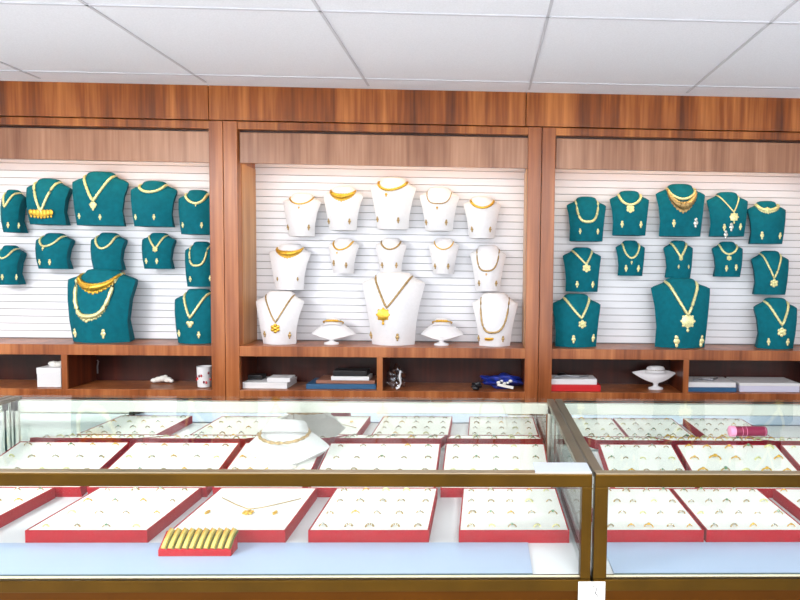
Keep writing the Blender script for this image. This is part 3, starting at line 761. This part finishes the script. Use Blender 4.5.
# middle cabinet
o, a, b, z1 = bx(240, 287, 381.5, 387.5, 2.50, .13, BOXW, 'flat_box', 'long flat white box in the left cubby of the middle cabinet', 'box', lid=BOXW)
m = bx(246, 262, 377, 381.5, 2.55, .05, BLACK, 'black_case', 'small black case on the long flat white box', 'case', z=z1 + .002)
bx(267, 290, 376.5, 381, 2.50, .07, BOXW, 'small_box', 'small white box on top of the long flat white box', 'box', z=z1 + .002)
bx(265, 298, 381.5, 384.5, 2.575, .07, BOXB, 'notebook', 'dark blue notebook behind the flat white box in the cubby', 'notebook', z=ZC) if False else None
o, a, b, z1 = bx(306, 376, 383, 388, 2.50, .14, BOXB, 'flat_box', 'wide dark blue flat box left of the middle cabinet divider', 'box')
o, a, b, z1 = bx(316, 375, 380, 383.3, 2.51, .12, mat('brown_card', (150, 100, 80), .6), 'folder', 'brown folder on the dark blue flat box', 'folder', z=z1 + .0005)
o, a, b, z1 = bx(331, 369, 375, 379, 2.505, .08, BOXW, 'small_box', 'small white box on the brown folder', 'box', z=z1 + .0005)
bx(333, 367, 369, 374.5, 2.51, .07, BLACK, 'black_case', 'black case on top of the small white box over the folder', 'case', z=z1 + .0005)
# crumpled clear bag
def blob(cx, Y, z, rx, ry, rz, m_, name, label, cat, seed, par=None):
    bm = bmesh.new(); bmesh.ops.create_icosphere(bm, subdivisions=4, radius=1); random.seed(seed); ph = [random.uniform(0, 6) for _ in range(6)]
    for v in bm.verts:
        n_ = 1 + .14 * math.sin(5 * v.co.x + ph[0] + 3 * v.co.z) + .12 * math.sin(7 * v.co.z + ph[1] + 4 * v.co.y) + .08 * math.sin(11 * v.co.x + 9 * v.co.z + ph[2])
        v.co = Vector((v.co.x * rx * n_, v.co.y * ry * n_, max(v.co.z * n_, -.85) * rz))
    lo = min(v.co.z for v in bm.verts)
    for v in bm.verts: v.co.z -= lo
    me = bpy.data.meshes.new(name); bm.to_mesh(me); bm.free(); me.materials.append(m_)
    o = bpy.data.objects.new(name, me); COL.objects.link(o); o.location = (cx, Y, z); tag(o, label, cat); return o
c = at(397, 388, 2.55); blob(c.x, 2.55, ZC, .036, .035, .047, PLAST, 'plastic_bag', 'crumpled clear plastic bag right of the middle cabinet divider', 'bag', 2)
m = MB().tube([(0, 0, 0), (.012, .002, .004), (.02, 0, .02), (.014, 0, .045), (.018, 0, .07)], [.006, .005, .004, .005, .003], BOXW, 6)
c = at(396, 388, 2.5); tag(m.build('white_strap', loc=(c.x, 2.497, ZC + .006), smooth=60), 'twisted white strap standing in front of the clear bag', 'strap')
c = at(501, 388, 2.56); blob(c.x, 2.56, ZC, .082, .05, .030, NAVY, 'cloth_bag', 'crumpled navy blue bag in the cubby beside the second pillar', 'bag', 5)
m = MB().box(-.035, .03, -.003, .003, -.004, .006, PAPER, Matrix.Rotation(.2, 4, 'Y')); c = at(506, 383, 2.495)
for k in range(5): m.ball((-.03 + .012 * k, 0, .016 + .006 * math.sin(k * 2)), .008, .004, .006, STEEL if k % 2 else PAPER, 6, 4)
m = m.build('paper_strip', loc=(c.x, 2.497, ZC + .016)); tag(m, 'crumpled white paper lying against the navy blue bag', 'paper')
c = at(476, 388, 2.51); blob(c.x, 2.51, ZC, .020, .016, .016, BLACK, 'black_pouch', 'small black pouch left of the navy blue bag', 'pouch', 9)
# right cabinet
o, a, b, z1 = bx(551, 601, 387, 393.5, 2.485, .13, BOXR, 'flat_box', 'flat red box in the left cubby of the right cabinet', 'box')
o2, a, b, z2 = bx(550, 597, 381, 386.5, 2.495, .10, BOXW, 'tool_tray', 'white tray of small tools on the flat red box', 'tray', z=z1 + .0005)
tl = MB().tube([(.01, .03, 0), (.06, .04, .003), (.11, .03, 0), (.15, .05, .002)], .004, STEEL, 6); tl.build('tweezers', loc=(a + .01, 2.495, z2 + .004))
tag(bpy.data.objects['tweezers'], 'steel tweezers lying on the white tray over the red box', 'tweezers')
m = MB().ball((0, 0, .006), .02, .02, .008, BLACK, 10, 6); tag(m.build('black_pad', loc=(a + .055, 2.56, z2 + .001), smooth=60), 'small black pad on the white tray over the red box', 'pad')
o, a, b, z1 = bx(688, 737, 387, 391.5, 2.495, .14, BOXB, 'flat_box', 'blue based flat box right of the right cabinet divider', 'box')
o, a, b, z1 = bx(688.5, 736, 381.5, 386.5, 2.497, .135, BOXW, 'small_box', 'white box stacked on the blue based flat box', 'box', z=z1 + .0005)
m = MB().tube([(0, 0, 0), (.04, .02, .002), (.08, .0, .001), (.11, .03, .003)], .004, STEEL, 6)
tag(m.build('pliers', loc=(a + .03, 2.53, z1 + .0045)), 'steel tool lying on the white box over the blue box', 'tool')
bx(740, 800, 382, 391, 2.50, .14, mat('box_lilac', (206, 206, 226), .6), 'flat_box', 'wide pale lilac box in the right cubby at the right edge', 'box', lid=BOXW)
